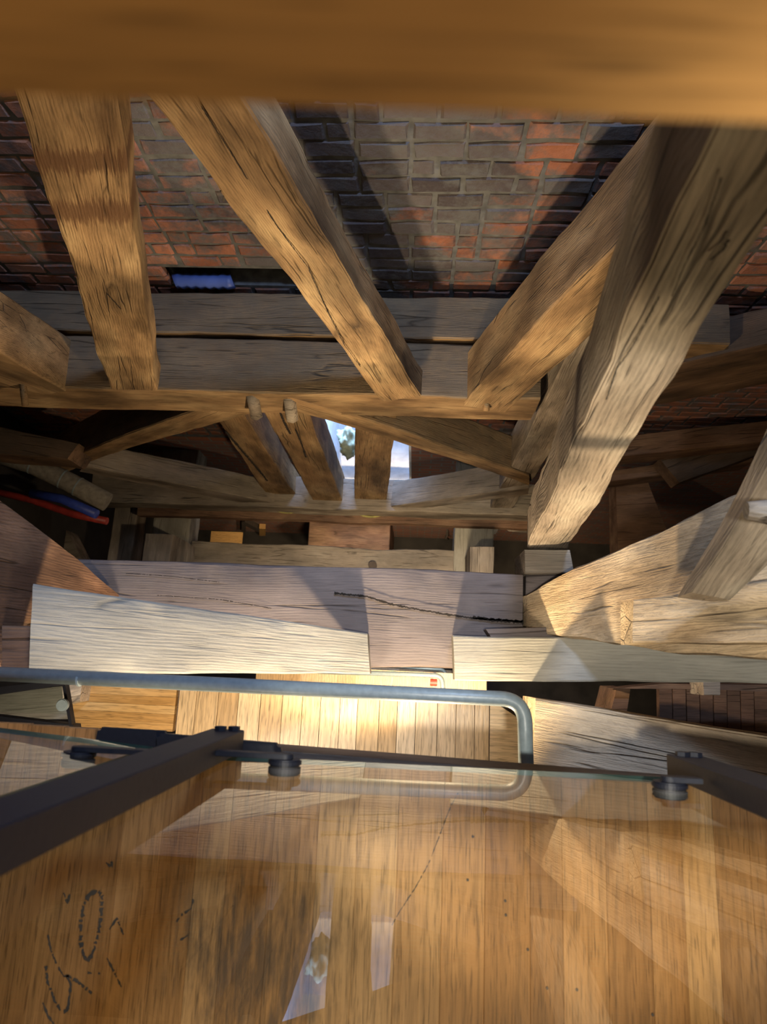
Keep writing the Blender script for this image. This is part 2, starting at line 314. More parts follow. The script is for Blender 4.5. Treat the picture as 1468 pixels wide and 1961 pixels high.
def tube(name, pts, r, m, parent=None, n=12, caps=True):
    """round bar along a polyline"""
    pts = [Vector(p) for p in pts]; vs = []; fs = []; up_ = Vector((0, 0, 1))
    o0 = pts[0]; prev = None
    for i, p in enumerate(pts):
        d = (pts[min(i+1, len(pts)-1)]-pts[max(i-1, 0)]).normalized()
        if prev is None:
            prev = d.orthogonal().normalized()
        prev = (prev - d*prev.dot(d)).normalized(); s = d.cross(prev)
        rr = r(i/(len(pts)-1)) if callable(r) else r
        for k in range(n):
            a = 2*math.pi*k/n; vs.append(tuple(p + (prev*math.cos(a)+s*math.sin(a))*rr - o0))
    for i in range(len(pts)-1):
        for k in range(n):
            a = i*n+k; b = i*n+(k+1) % n; fs.append((a, a+n, b+n, b))
    if caps: fs.append(tuple(range(n))); fs.append(tuple(range((len(pts)-1)*n+n-1, (len(pts)-1)*n-1, -1)))
    me = bpy.data.meshes.new(name); me.from_pydata(vs, [], fs); me.update()
    bm = bmesh.new(); bm.from_mesh(me); bmesh.ops.recalc_face_normals(bm, faces=bm.faces); bm.to_mesh(me); bm.free()
    o = link(name, me, m, parent, Matrix.Translation(o0))
    for p in me.polygons: p.use_smooth = len(p.vertices) == 4
    return o
def cyl(name, c, axis, r, h, m, parent=None, n=24, bev=.003):
    c, axis = Vector(c), Vector(axis)
    bm = bmesh.new(); bmesh.ops.create_cone(bm, cap_ends=True, segments=n, radius1=r, radius2=r, depth=h)
    if bev: bmesh.ops.bevel(bm, geom=[e for e in bm.edges if abs(e.verts[0].co.z-e.verts[1].co.z) < 1e-6], offset=bev, segments=2, affect='EDGES')
    me = bpy.data.meshes.new(name); bm.to_mesh(me); bm.free()
    mw = axis.to_track_quat('Z', 'Y').to_matrix().to_4x4(); mw.translation = c
    return link(name, me, m, parent, mw)
def prism(name, pts, ext, m, parent=None, bev=0.):
    """flat outline (3-D points) given a thickness"""
    o0 = Vector(pts[0]); ext = Vector(ext); bm = bmesh.new()
    a = [bm.verts.new(Vector(p)-o0) for p in pts]; f = bm.faces.new(a)
    r = bmesh.ops.extrude_face_region(bm, geom=[f]); bmesh.ops.translate(bm, vec=ext, verts=[v for v in r['geom'] if isinstance(v, bmesh.types.BMVert)])
    bmesh.ops.recalc_face_normals(bm, faces=bm.faces)
    if bev: bmesh.ops.bevel(bm, geom=bm.edges[:], offset=bev, segments=2, affect='EDGES')
    me = bpy.data.meshes.new(name); bm.to_mesh(me); bm.free()
    return link(name, me, m, parent, Matrix.Translation(o0))

# ------------------------------------------------------------------ the shaft: walls, floor, ceiling
YW = 2.39; YF = 1.635
XL, XR, YB = -4.4, 4.6, -2.3
WX0, WX1, WT, WB = -1.12, -.10, ZC-5.7, ZC-9.6          # opening low in the far wall
def struct(o): o['kind'] = 'structure'; return o
def multi(name, boxes, m):
    bm = bmesh.new()
    for lo, hi in boxes:
        r = bmesh.ops.create_cube(bm, size=1); lo, hi = Vector(lo), Vector(hi)
        bmesh.ops.scale(bm, vec=hi-lo, verts=r['verts']); bmesh.ops.translate(bm, vec=(lo+hi)/2, verts=r['verts'])
    me = bpy.data.meshes.new(name); bm.to_mesh(me); bm.free()
    return struct(link(name, me, m))
WALLBOT = ZC-4.02
GX0, GX1, GB, GT = -1.78, -.62, ZC-4.06, ZC-3.86         # open slot just above the plates
wall_back = multi('wall_back', [((XL, YW+.03, ZC-7.3), (WX0, YW+.75, WT)), ((WX1, YW+.03, ZC-7.3), (XR, YW+.75, WT)), ((XL, YW+.03, WT), (XR, YW+.75, GB)),
    ((XL, YW+.03, GB), (GX0, YW+.75, GT)), ((GX1, YW+.03, GB), (XR, YW+.75, GT)), ((XL, YW+.03, GT), (XR, YW+.75, ZC+2.2)), ((GX0, YW+.6, GB), (GX1, YW+.75, GT))], MORTAR)
wall_low = multi('wall_back_lower', [((XL, YW, 0), (WX0, YW+.75, ZC-7.3)), ((WX1, YW, 0), (XR, YW+.75, ZC-7.3)), ((WX0, YW, 0), (WX1, YW+.75, WB))], FARB)
multi('wall_left', [((XL-.5, YB, 0), (XL, YW+.75, ZC+2.2))], SHADED)
multi('wall_right', [((XR, YB, 0), (XR+.5, YW+.75, ZC+2.2))], SHADED)
multi('wall_front', [((XL, YB-.5, 0), (XR, YB, ZC+2.2))], SHADED)
multi('ceiling', [((XL-.5, YB-.5, ZC+2.2), (XR+.5, YW+.8, ZC+2.4))], OAK_DARK)
multi('floor', [((XL-.5, YB-.5, -.2), (XR+.5, YW+.8, 0))], SHADED)
# sloping limewashed sill and cheeks of the low opening
prism('trim_1', [(WX0, YW+.02, WB), (WX0, YW+.75, WB+1.3), (WX0, YW+.75, WB-.1), (WX0, YW+.02, WB-.1)], (WX1-WX0, 0, 0), PLASTER)['kind'] = 'structure'
box('trim_2', (WX0-.001, YW+.04, WB), (WX0+.03, YW+.75, WT), PLASTER, kind='structure')
box('trim_3', (WX1-.03, YW+.04, WB), (WX1+.001, YW+.75, WT), PLASTER, kind='structure')
# bricks ------------------------------------------------------------
def brick_mesh(w, h, i, d=.05):
    rnd = random.Random(i*31+int(w*1000)); bm = bmesh.new(); b = .009
    ys = [0, -d+.010, -d]
    rings = []
    for k, (y, ins) in enumerate(((0, 0), (-d+.012, 0), (-d, b))):
        pts = []
        for sx, sz in ((-1, -1), (0, -1), (1, -1), (1, 1), (0, 1), (-1, 1)):
            j = (rnd.uniform(-.007, .007), rnd.uniform(-.003, .003), rnd.uniform(-.006, .006)) if k else (0, 0, 0)
            pts.append(bm.verts.new((sx*(w/2-ins)+j[0], y+j[1], sz*(h/2-ins)+j[2])))
        rings.append(pts)
    for k in range(2):
        for q in range(6): bm.faces.new((rings[k][q], rings[k][(q+1) % 6], rings[k+1][(q+1) % 6], rings[k+1][q]))
    bm.faces.new(rings[2]); bmesh.ops.recalc_face_normals(bm, faces=bm.faces)
    me = bpy.data.meshes.new('brick'); bm.to_mesh(me); bm.free(); me.materials.append(BRICK); return me
SM = [brick_mesh(.246, .100, i) for i in range(6)]; HM = [brick_mesh(.113, .100, i) for i in range(4)]
rest = []; cnt = 0
rows = int((2.2+7.2)/.12)
for r in range(rows):
    z = ZC-7.2+.06+r*.12; dep = ZC-z; x = XL+.05+(r % 2)*.133
    while x < XR-.3:
        head = random.random() < .16; w = .133 if head else .266; cx = x+w/2; x += w
        if WT-.1 < z+.06 and False: continue
        if z < WT and WX0-.16 < cx < WX1+.16: continue
        if abs(dep-3.95) < .14 and -1.75 < cx < -.62: continue    # the low gap above the wall plate
        u_ok = -2.9 < cx < 2.35 and 2.52 < dep < 4.02
        me = random.choice(HM if head else SM)
        loc = Vector((cx+random.uniform(-.005, .005), YW+.070+random.uniform(-.004, .004), z+random.uniform(-.005, .005)))
        rot = Matrix.Rotation(random.uniform(-.02, .02), 4, 'Y')
        if u_ok and cnt < 296:
            cnt += 1; o = bpy.data.objects.new('brick', me); C.objects.link(o); o.matrix_world = Matrix.Translation(loc) @ rot; o.parent = wall_back
        elif dep > .5: rest.append((me, Matrix.Translation(loc) @ rot))
bm = bmesh.new()
for me, mw in rest:
    n0 = len(bm.verts); bm.from_mesh(me); bm.verts.ensure_lookup_table()
    for v in bm.verts[n0:]: v.co = mw @ v.co
me = bpy.data.meshes.new('brickwork'); bm.to_mesh(me); bm.free()
link('brickwork', me, BRICK, wall_back)['kind'] = 'stuff'

# ------------------------------------------------------------------ floors
def planks(parent, x0, x1, ya, yb, z, w, m, th=.022, name='plank', edge=None, gap=.0004, bev=.0006):
    x = x0
    while x < x1-.005:
        ww = min(w*random.uniform(.82, 1.2), x1-x); y1 = edge(x+ww/2) if edge else yb
        bm = bmesh.new(); bmesh.ops.create_cube(bm, size=1); bmesh.ops.scale(bm, vec=(y1-ya, ww-gap, th), verts=bm.verts)
        bmesh.ops.bevel(bm, geom=bm.edges[:], offset=bev, segments=1, affect='EDGES')
        me = bpy.data.meshes.new(name); bm.to_mesh(me); bm.free()
        mw = Matrix.Rotation(math.pi/2, 4, 'Z'); mw.translation = Vector((x+ww/2, (ya+y1)/2, z-th/2+random.uniform(-.0004, .0004)))
        link(name, me, m, parent, mw); x += ww
def crossp(parent, x0, x1, y0, y1, z, n, m, th=.03):
    w = (y1-y0)/n
    for i in range(n):
        bm = bmesh.new(); bmesh.ops.create_cube(bm, size=1); bmesh.ops.scale(bm, vec=(x1-x0, w-.001, th), verts=bm.verts)
        me = bpy.data.meshes.new('stave'); bm.to_mesh(me); bm.free()
        link('stave', me, m, parent, Matrix.Translation(((x0+x1)/2, y0+w*(i+.5), z-th/2)))
ZL = ZC-1.6
edgeL = lambda x: -.222-.012*(x+.35) if x > -.58 else -.182-.05*(-.6-x)*-.4
landing = tag(prism('floor_landing', [(-1.9, edgeL(-1.9)-.01, ZL-.022), (1.45, edgeL(1.45)-.01, ZL-.022), (1.45, YB, ZL-.022), (-1.9, YB, ZL-.022)], (0, 0, -.12), OAK_DARK), kind='structure')
planks(landing, -1.9, 1.45, -2.25, 0, ZL, .082, PLANK, edge=edgeL)
ZL2 = ZC-3.05
f2 = tag(prism('floor_lower_landing', [(-1.02, -.125, ZL2-.022), (.40, -.125, ZL2-.022), (.47, -.2, ZL2-.022), (.47, -1.9, ZL2-.022), (-1.02, -1.9, ZL2-.022)], (0, 0, -.1), OAK_DARK), kind='structure')
planks(f2, -1.02, .335, -1.9, -.12, ZL2, .088, PLANK2, gap=.002)
q = prism('plank', [(.338, -.14, ZL2), (.345, -.14, ZL2), (.47, -.215, ZL2), (.47, -1.9, ZL2), (.338, -1.9, ZL2)], (0, 0, -.022), PLANK2, f2)
t0 = tag(empty('stair_tread', (-1.26, -.22, ZL2)), 'wide oak tread glued up from sideways staves beside the lower landing', 'stair tread')
crossp(t0, -1.49, -1.03, -.335, -.12, ZL2+.01, 6, TREAD)
box('bracket', (-1.5, -.33, ZL2-.14), (-1.02, -.13, ZL2-.021), OAK_DARK, t0)
for nm, dz, x0, x1 in (('floor_third_landing', 7.1, -1.6, .75), ('floor_fourth_landing', 11., -1.6, .62)):
    zz = ZC-dz
    f3 = tag(box(nm, (x0, -1.9, zz-.14), (x1, -.085, zz-.02)  , OAK_DARK), kind='structure')
    planks(f3, x0, x1, -1.9, -.08, zz, .2, PLANK2)

# ------------------------------------------------------------------ wall plate, braces and posts above it
Z = Vector((0, 0, 1)); Yv = Vector((0, 1, 0)); Xv = Vector((1, 0, 0))
def T(o, label, cat, group=None): return tag(o, label, cat, group)
zE = ZC-4.0
def hb(name, x0, x1, y0, y1, z1, z0, m, **kw):   # level timber along x
    A = [Vector((x0, y0, z1)), Vector((x0, y0, z0)), Vector((x0, y1, z0)), Vector((x0, y1, z1))]
    B = [v + Vector((x1-x0, 0, 0)) for v in A]
    return timber(name, A, B, m, **kw)
T(hb('wall_plate', -3.9, .735, YF, 2.0, zE, zE-.37, OAK_WARM, wear=.012, amp=.01), 'long squared oak plate carrying the feet of the braces below the brick wall', 'beam')
T(hb('wall_plate', -3.9, 1.9, 2.025, 2.31, zE+.02, zE-.3, OAK_WARM, wear=.012, amp=.012), 'second oak plate lying right against the brick wall behind a long gap', 'beam')
T(tq('oak_post', (PY(12, 120, YF-.02), PY(212, 748, YF-.02), PY(302, 748, YF-.02), PY(214, 120, YF-.02)), (0, .16, 0), OAK_BAND, amp=.012), 'broad upright oak post with two dark bands at the upper left', 'post')
T(tq('oak_brace', (PY(205, 80, YF-.025), PY(733, 767, YF-.025), PY(806, 757, YF-.025), PY(398, 80, YF-.025)), (0, .17, 0), OAK_WARM, amp=.012), 'long oak brace leaning from top left down to the middle of the plate', 'brace')
T(tq('oak_brace', (PY(886, 778, YF-.02), PY(1400, 243, YF-.02), PY(1560, 290, YF-.02), PY(966, 791, YF-.02)), (0, .33, 0), OAK_WARM, amp=.012, bend=Vector((-.02, 0, .03))), 'stout oak brace rising from the plate to the upper right behind the big post', 'brace')
T(tq('oak_brace', (PY(-200, 560, YF-.02), PY(126, 750, YF-.02), PY(84, 756, YF-.02), PY(-200, 700, YF-.02)), (0, .35, 0), OAK_WARM), 'short oak brace entering at the far left above its round peg', 'brace')
# tall post behind the plate's right end
pq = PY(1042, 752, YF+.03); pq2 = PY(1122, 752, YF+.03)
T(timber('oak_post', [Vector((pq.x, YF+.03, ZC-8.6)), Vector((pq2.x, YF+.03, ZC-8.6)), Vector((pq2.x, YF+.33, ZC-8.6)), Vector((pq.x, YF+.33, ZC-8.6))],
         [Vector((pq.x+.06, YF+.03, ZC-.3)), Vector((pq2.x+.06, YF+.03, ZC-.3)), Vector((pq2.x+.06, YF+.33, ZC-.3)), Vector((pq.x+.06, YF+.33, ZC-.3))], OAK_GREY, amp=.012),
  'upright oak post at the plate right end, half hidden behind the biggest post', 'post')
# big leaning post
T(tq('oak_post', (PY(1008, 1052, .52), PY(1430, 130, .52), PY(1690, 110, .52), PY(1082, 1058, .52)), (-.0, .17, 0), OAK_GREY, amp=.011, wear=.01), 'biggest oak post, grey and deeply cracked, crossing the right side', 'post')
T(tq('oak_block', (P(1004, 1052, 2.98), P(1090, 1052, 2.98), P(1099, 1098, 2.98), P(1005, 1098, 2.98)), (0, 0, -.3), OAK_GREY, amp=.003), 'squared oak block under the foot of the biggest post', 'block')

# pegs
for (u, v, dv, lab) in ((45, 738, 26, 'oak peg sticking down under the far left brace'), (931, 776, 7, 'square oak peg end in the foot of the right brace')):
    a = PY(u, v, YF-.015); T(tube('oak_peg', [a+Vector((0, .04, .03)), a-Vector((0, dv*.0045, dv*.002))], .022, OAK_WARM, n=7), lab, 'peg')

# ------------------------------------------------------------------ truss below the plate
E4 = (0, .30, 0)
T(tq('oak_brace', (PY(92, 900, YF), PY(470, 757, YF), PY(512, 786, YF), PY(110, 911, YF)), (0, .33, 0), OAK_WARM, bend=Vector((0, 0, .10))), 'curved oak brace rising to the underside of the plate from the lower left', 'brace')
T(tq('oak_brace', (PY(548, 757, YF), PY(1012, 912, YF), PY(1012, 930, YF), PY(545, 781, YF)), (0, .30, 0), OAK_WARM, bend=Vector((0, 0, .06))), 'long oak brace falling right from under the plate across the bright window', 'brace')
T(tq('oak_brace', (PY(160, 892, YF), PY(530, 964, YF), PY(530, 975, YF), PY(150, 903, YF)), (0, .24, 0), OAK_GREY), 'low flat oak brace falling from left to the foot of the leaning post', 'brace')
T(tq('oak_brace', (PY(725, 974, YF), PY(1012, 935, YF), PY(1012, 948, YF), PY(725, 984, YF)), (0, .28, 0), OAK_GREY), 'low flat oak brace with daylight on it, right of the strapped post', 'brace')
T(tq('oak_post', (PY(396, 775, YF+.10), PY(522, 967, YF+.10), PY(577, 966, YF+.10), PY(452, 775, YF+.10)), (0, .28, 0), OAK_WARM), 'leftmost leaning oak post below the plate, split lengthwise', 'post')
T(tq('oak_post', (PY(498, 775, YF+.05), PY(608, 975, YF+.05), PY(662, 978, YF+.05), PY(583, 775, YF+.05)), (0, .30, 0), OAK_WARM), 'middle leaning oak post below the plate, the widest of the three', 'post')
T(tq('oak_post', (PY(680, 790, YF+.08), PY(678, 974, YF+.08), PY(738, 976, YF+.08), PY(760, 790, YF+.08)), (0, .12, 0), OAK_WARM), 'upright oak post before the window, yellow strap round its foot', 'post')
for u0, u1, v, lab in ((516, 580, 962, 'yellow strap round the foot of the leftmost leaning post'), (676, 742, 970, 'yellow strap looped round the foot of the window post')):
    a = PY(u0, v, YF+.05); b = PY(u1, v, YF+.05); pts = []
    for i in range(17):
        t = math.pi*i/16; pts.append(Vector(((a.x+b.x)/2-(b.x-a.x)/2*math.cos(t), YF+.07-.12*math.sin(t), a.z-.05)))
    T(tube('strap', pts, .014, ROPE, n=6), lab, 'strap')
for u, v, lab in ((490, 780, 'left one of two short peg ends under the plate, pale tip'), (559, 786, 'right one of two short peg ends under the plate, pale tip')):
    a = PY(u, v, YF-.02); T(tube('oak_peg', [a+Vector((0, .05, .15)), a-Vector((0, .05, .03))], .045, OAK_GREY, n=6), lab, 'peg')
# rail across the window
T(hb('window_bar', -1.3, .25, 2.30, 2.37, ZC-9.05, ZC-9.25, OAK_DARK), 'dark horizontal bar across the low bright window', 'bar')
SB = P(400, 966, 7.15)
T(hb('sill_beam', -3.6, 1.75, YF-.05, YF+.30, ZC-7.12, ZC-7.42, OAK_GREY, amp=.012), 'level oak sill beam under the three leaning posts', 'beam')
T(hb('sill_board', -3.2, 1.75, YF-.12, YF+.22, ZC-7.44, ZC-7.56, OAK_BROWN, amp=.010), 'thin reddish board under the sill beam', 'board')
# joists running toward the viewer
def joist(u0, u1, dep, lab, y0, y1, h, m, name='joist'):
    a = P(u0, 1020, dep); b = P(u1, 1020, dep)
    A = [Vector((a.x, y0, a.z)), Vector((b.x, y0, a.z)), Vector((b.x, y0, a.z-h)), Vector((a.x, y0, a.z-h))]
    return T(timber(name, A, [v+Yv*(y1-y0) for v in A], m, amp=.012), lab, 'beam')
joist(213, 256, 7.7, 'narrow grey oak joist at the left of the lower floor frame', .45, 2.45, .3, OAK_GREY)
joist(291, 363, 7.7, 'wide grey oak joist left of the trimmer beam', .3, 2.45, .35, OAK_PALE)
joist(871, 946, 7.7, 'wide grey oak joist right of the trimmer beam', .3, 2.45, .35, OAK_PALE)
y0_ = P(600, 1092, 7.75).y; y1_ = P(600, 1046, 7.75).y
T(hb('trimmer_beam', P(364, 1060, 7.75).x, P(870, 1060, 7.75).x, y0_, y1_, ZC-7.75, ZC-8.05, OAK_GREY, amp=.015), 'grey oak trimmer beam between the two wide joists', 'beam')
for u0, u1, lab in ((272, 326, 'squared oak stub on the left wide joist'), (900, 946, 'squared oak stub on the right wide joist')):
    a, b = P(u0, 1070, 6.9), P(u1, 1070, 6.9); yy = P(u0, 1046 if u0 > 500 else 1022, 6.9).y
    A = [Vector((a.x, .5, a.z)), Vector((b.x, .5, a.z)), Vector((b.x, .5, a.z-.78)), Vector((a.x, .5, a.z-.78))]
    T(timber('oak_stub', A, [v+Yv*(yy-.5) for v in A], OAK_GREY), lab, 'stub')
a = P(712, 1080, 7.6); T(cyl('bolt_head', (a.x, a.y, ZC-7.74), Z, .05, .06, IRON, n=12), 'dark iron bolt head standing on the trimmer beam', 'bolt')

# ------------------------------------------------------------------ tie beam and the timbers meeting it
tb = [P(-900, 1034, 3), P(1003, 1098, 3), P(1003, 1280, 3), P(-900, 1261, 3)]
T(tq('tie_beam', tb, (0, 0, -.42), OAK_TIE, amp=.007, wear=.010), 'great level tie beam with a long crack across its dusty top', 'beam')
T(tq('oak_block', (P(1007, 1100, 3.02), P(1090, 1098, 3.02), P(1100, 1235, 3.02), P(1006, 1225, 3.02)), (0, 0, -.40), OAK_TIE, amp=.004), 'short oak block closing the right end of the tie beam', 'block')
bl = T(tq('oak_brace', (P(60, 1116, 2.05), P(702, 1214, 2.86), P(706, 1291, 2.86), P(55, 1288, 2.05)), (0, 0, -.13), OAK_PALE, amp=.005, wear=.007), 'pale oak brace narrowing from left to the middle of the tie beam', 'brace')
tq('tenon', (P(-900, 1196, 1.95), P(66, 1198, 2.07), P(60, 1289, 2.07), P(-900, 1286, 1.95)), (0, 0, -.12), OAK_BROWN, parent=bl, amp=.003, wear=.004)
br = T(tq('oak_brace', (P(866, 1217, 2.86), P(1500, 1228, 2.55), P(1500, 1308, 2.55), P(870, 1302, 2.86)), (0, 0, -.14), OAK_PALE, ex=.9, amp=.006, wear=.008), 'pale oak brace from the middle of the tie beam to the right edge', 'brace')
tq('ledge', (P(930, 1205, 2.84), P(1086, 1200, 2.80), P(1086, 1232, 2.80), P(950, 1236, 2.84)), (0, 0, -.10), OAK_TIE, parent=br, amp=.003, wear=.004)
T(tq('oak_brace', (P(1012, 1138, 2.92), P(1560, 868, 1.75), P(1560, 1262, 1.75), P(1018, 1212, 2.92)), (0, 0, -.12), OAK_GOLD, ex=.5, amp=.014, wear=.012), 'broad golden oak brace climbing right with wavy open grain', 'brace')
T(tq('oak_block', (P(1212, 1150, 2.12), P(1560, 1105, 1.66), P(1560, 1236, 1.66), P(1210, 1233, 2.12)), (0, 0, -.12), OAK_GOLD, ex=.7, amp=.007, wear=.006), 'golden oak cheek block under the broad right brace', 'block')
cr = T(tq('crooked_strut', (P(1326, 1138, 1.78), P(1520, 770, 1.30), P(1640, 860, 1.30), P(1400, 1150, 1.78)), (0, 0, -.10), OAK_GREY, amp=.010, wear=.02, bend=Vector((.01, -.01, 0))), 'crooked grey strut tapering down onto the golden brace', 'strut')
a = P(1428, 978, 1.28); T(tube('round_peg', [a + Vector((.0, 0, 0)) + Vector((i*.04, -.002*i, .004*i)) for i in range(8)], lambda t: .024 if t > .1 else .017, OAK_GREY, n=12), 'big round-ended peg poking left at the right edge', 'peg')
T(tq('oak_brace', (P(206, 1134, 2.86), P(-60, 922, 1.9), P(-60, 1300, 1.9), P(190, 1166, 2.86)), (0, 0, -.12), OAK_BROWN, ex=.9, amp=.006), 'dark brown oak brace climbing out of the frame at left', 'brace')
# beam at the right below the rail
T(tq('oak_beam', (P(1026, 1342, 2.5), P(1560, 1424, 2.15), P(1560, 1600, 2.15), P(1020, 1468, 2.5)), (0, 0, -.3), OAK_GOLD, ex=1., amp=.006, wear=.012), 'pale golden beam right of the grey handrail bend, curly grain', 'beam')

# ------------------------------------------------------------------ grey tube handrails
def rail(name, u0, v0, u1, v1, u2, v2, dep, r, lab, m=TUBE, fl=None, posts=()):
    a, b, c = P(u0, v0, dep), P(u1, v1, dep), P(u2, v2, dep)
    rad = r*3.2; d1 = (a-b).normalized(); d2 = (c-b).normalized(); pts = [a, b+d1*(rad*1.6)]
    p0, p2 = b+d1*rad, b+d2*rad
    for i in range(11):
        t = i/10; pts.append(p0*(1-t)**2 + b*2*t*(1-t) + p2*t*t)
    pts.append(c)
    o = T(tube(name, pts, r, m, n=20), lab, 'handrail')
    for x in posts:
        p = a.lerp(b, x); tube('baluster', [p, Vector((p.x, p.y, fl))], r*.55, STEEL, parent=o, n=10)
    return o
r1 = rail('tube_handrail', -90, 1286, 1004, 1340, 1010, 1600, 1.95, .0205, 'nearest grey tube handrail bending down beside the golden beam', fl=ZL2)
cyl('sleeve', P(153, 1300, 1.95), P(300, 1307, 1.95)-P(150, 1300, 1.95), .0212, .012, TUBE, r1)
r2 = rail('tube_handrail', 560, 1284, 846, 1294, 848, 1330, 6.0, .021, 'second grey tube handrail seen small under the tie beam', fl=ZC-7.1, posts=(.05, .33, .38, .98))
r3 = rail('tube_handrail', 660, 1270, 852, 1283, 854, 1300, 9.2, .022, 'farthest tube handrail, small and bronze-lit', fl=ZC-11, posts=(.1, .9))
a = P(830, 1307, 6.02); T(cyl('red_tape', (a.x, a.y, a.z), Xv, .03, .06, REDT), 'small red tape on the second handrail', 'tape')
# rail and glass at the left of the lower stair
gl = T(empty('side_rail', P(80, 1330, 2.5)), 'dark grey stair rail with glass at the left edge below', 'railing')
tq('top_bar', (P(-60, 1322, 2.4), P(156, 1297, 2.5), P(156, 1306, 2.5), P(-60, 1338, 2.4)), (0, 0, -.05), STEEL, parent=gl, amp=0, wear=.001)
tq('bottom_bar', (P(-60, 1364, 2.55), P(140, 1388, 2.6), P(142, 1400, 2.6), P(-60, 1384, 2.55)), (0, 0, -.06), STEEL, parent=gl, amp=0, wear=.001)
tq('glass_pane', (P(-40, 1330, 2.6), P(118, 1312, 2.62), P(132, 1368, 2.62), P(-40, 1362, 2.6)), (0, 0, -.012), GLASS, parent=gl, amp=0, wear=.001)
tq('end_bar', (P(118, 1306, 2.58), P(124, 1306, 2.58), P(138, 1390, 2.6), P(132, 1390, 2.6)), (0, 0, -.03), STEEL, parent=gl, amp=0, wear=.001)
cyl('glass_button', P(120, 1350, 2.56), Z, .022, .02, TUBE, gl)
T(tq('oak_block', (P(118, 1315, 2.95), P(158, 1307, 2.95), P(152, 1345, 2.95), P(122, 1352, 2.95)), (0, 0, -.2), OAK_GOLD), 'small pale oak block left of the sideways-staved tread', 'block')
T(tq('stair_board', (P(-80, 1336, 3.3), P(140, 1312, 3.3), P(150, 1378, 3.3), P(-80, 1378, 3.3)), (0, 0, -.05), OAK_PALE), 'pale worn board seen through the small pane at left', 'board')

# ------------------------------------------------------------------ steel posts, clamps and glass of the balustrade
zb = ZC-1.53
def spost(xr, w, y1, y0, lab):
    e = T(empty('balustrade_post', (xr-w/2, (y0+y1)/2, zb)), lab, 'post')
    box('steel_bar', (xr-w, y0, zb), (xr, y1, ZC-.22), STEEL, e, bev=.002)
    return e
pa = P(468, 1398, 1.53); pb = P(468, 1440, 1.53)
sp1 = spost(pa.x, .072, pa.y, pb.y, 'dark steel balustrade post crossing the lower left with two bolt heads')
for dx in (-.018, -.044):
    cyl('bolt_head', (pa.x+dx, pa.y+.004, zb+.02+(.012 if dx < -.03 else 0)), Yv, .013, .009, STEEL, sp1, n=6, bev=0)
pc = P(1275, 1443, 1.53); pd = P(1275, 1486, 1.53)
sp2 = spost(pc.x+.072, .072, pc.y, pd.y, 'dark steel balustrade post at the lower right edge with two bolt heads')
for dx in (.022, .048):
    cyl('bolt_head', (pc.x+dx, pc.y+.004, zb+.03), Yv, .014, .009, STEEL, sp2, n=6, bev=0)
# foot plates
for (q, lab) in (((192, 1392, 318, 1400, 320, 1432, 200, 1424), 'foot plate left piece'),):
    pass
def plate(pix, dep, th, par):
    bm = bmesh.new(); pts = [P(u, v, dep) for u, v in pix]; o0 = pts[0]; 
    f = bm.faces.new([bm.verts.new(p-o0) for p in pts]); bmesh.ops.bevel(bm, geom=bm.verts[:], offset=.008, segments=3, affect='VERTICES')
    r = bmesh.ops.extrude_face_region(bm, geom=bm.faces[:]); bmesh.ops.translate(bm, vec=(0, 0, -th), verts=[v for v in r['geom'] if isinstance(v, bmesh.types.BMVert)])
    bmesh.ops.recalc_face_normals(bm, faces=bm.faces)
    me = bpy.data.meshes.new('foot_plate'); bm.to_mesh(me); bm.free(); return link('foot_plate', me, STEEL, par, Matrix.Translation(o0))
plate(((188, 1392), (322, 1400), (330, 1440), (180, 1432)), 1.585, .01, sp1)
plate(((300, 1404), (536, 1424), (540, 1452), (300, 1446)), 1.575, .014, sp1)
# glass: left pane and right pane
def pane(name, xa, ya, xb, yb, z0, z1, th, lab, nfaces=None):
    a = Vector((xa, ya, z0)); d = Vector((xb-xa, yb-ya, 0)); n = Vector((-d.y, d.x, 0)).normalized()*th
    o = prism(name, [a, a+d, a+d+Vector((0, 0, z1-z0)), a+Vector((0, 0, z1-z0))], -n, GLASS)
    me = o.data; me.materials.append(GEDGE)
    for p in me.polygons:
        if abs(p.normal.dot(n.normalized())) < .5: p.material_index = 1
    return T(o, lab, 'glass panel')
ga, gb = P(478, 1449, 1.50), P(1468, 1498, 1.50); sl = (gb.y-ga.y)/(gb.x-ga.x)
gc = P(426, 1446, 1.5)
pane('glass_panel', gc.x, ga.y+sl*(gc.x-ga.x), 1.35, ga.y+sl*(1.35-ga.x), ZC-1.50, ZC-.26, .010, 'large clear glass panel over the oak floor, mirroring the timbers')
ge = P(292, 1430, 1.5); gf = P(0, 1372, 1.5)
pane('glass_panel', -1.6, ge.y + (gf.y-ge.y)/(gf.x-ge.x)*(-1.6-ge.x)*.5, ge.x, ge.y, ZC-1.50, ZC-.26, .010, 'left glass panel with a green edge beside the steel post')
def clamp(par, u0, v0, u1, v1, dep):
    a, b = P(u0, v0, dep), P(u1, v1, dep); b.y = a.y = (a.y+b.y)/2; b.z = a.z
    h = .014
    d = (b-a).normalized(); n = 10; pts = []
    w = .03
    c = b
    pts = [a+Vector((0, 0, w/2)), a-Vector((0, 0, w/2))]
    for i in range(n+1):
        t = -math.pi/2 + math.pi*i/n; pts.append(c + d*(math.cos(t)*w/2) + Vector((0, 0, math.sin(t)*w/2)))
    prism('clamp_arm', pts, (0, .009, 0), STEEL, par, bev=.001)
    cyl('clamp_disc', c+Vector((0, -.006, 0)), Yv, .031, .012, STEEL, par, n=32)
    cyl('rubber_pad', c+Vector((0, -.020, 0)), Yv, .030, .016, RUBBER, par, n=32)
clamp(sp1, 330, 1446, 152, 1440, 1.33); clamp(sp1, 400, 1446, 546, 1452, 1.33); clamp(sp2, 1340, 1500, 1281, 1496, 1.33)

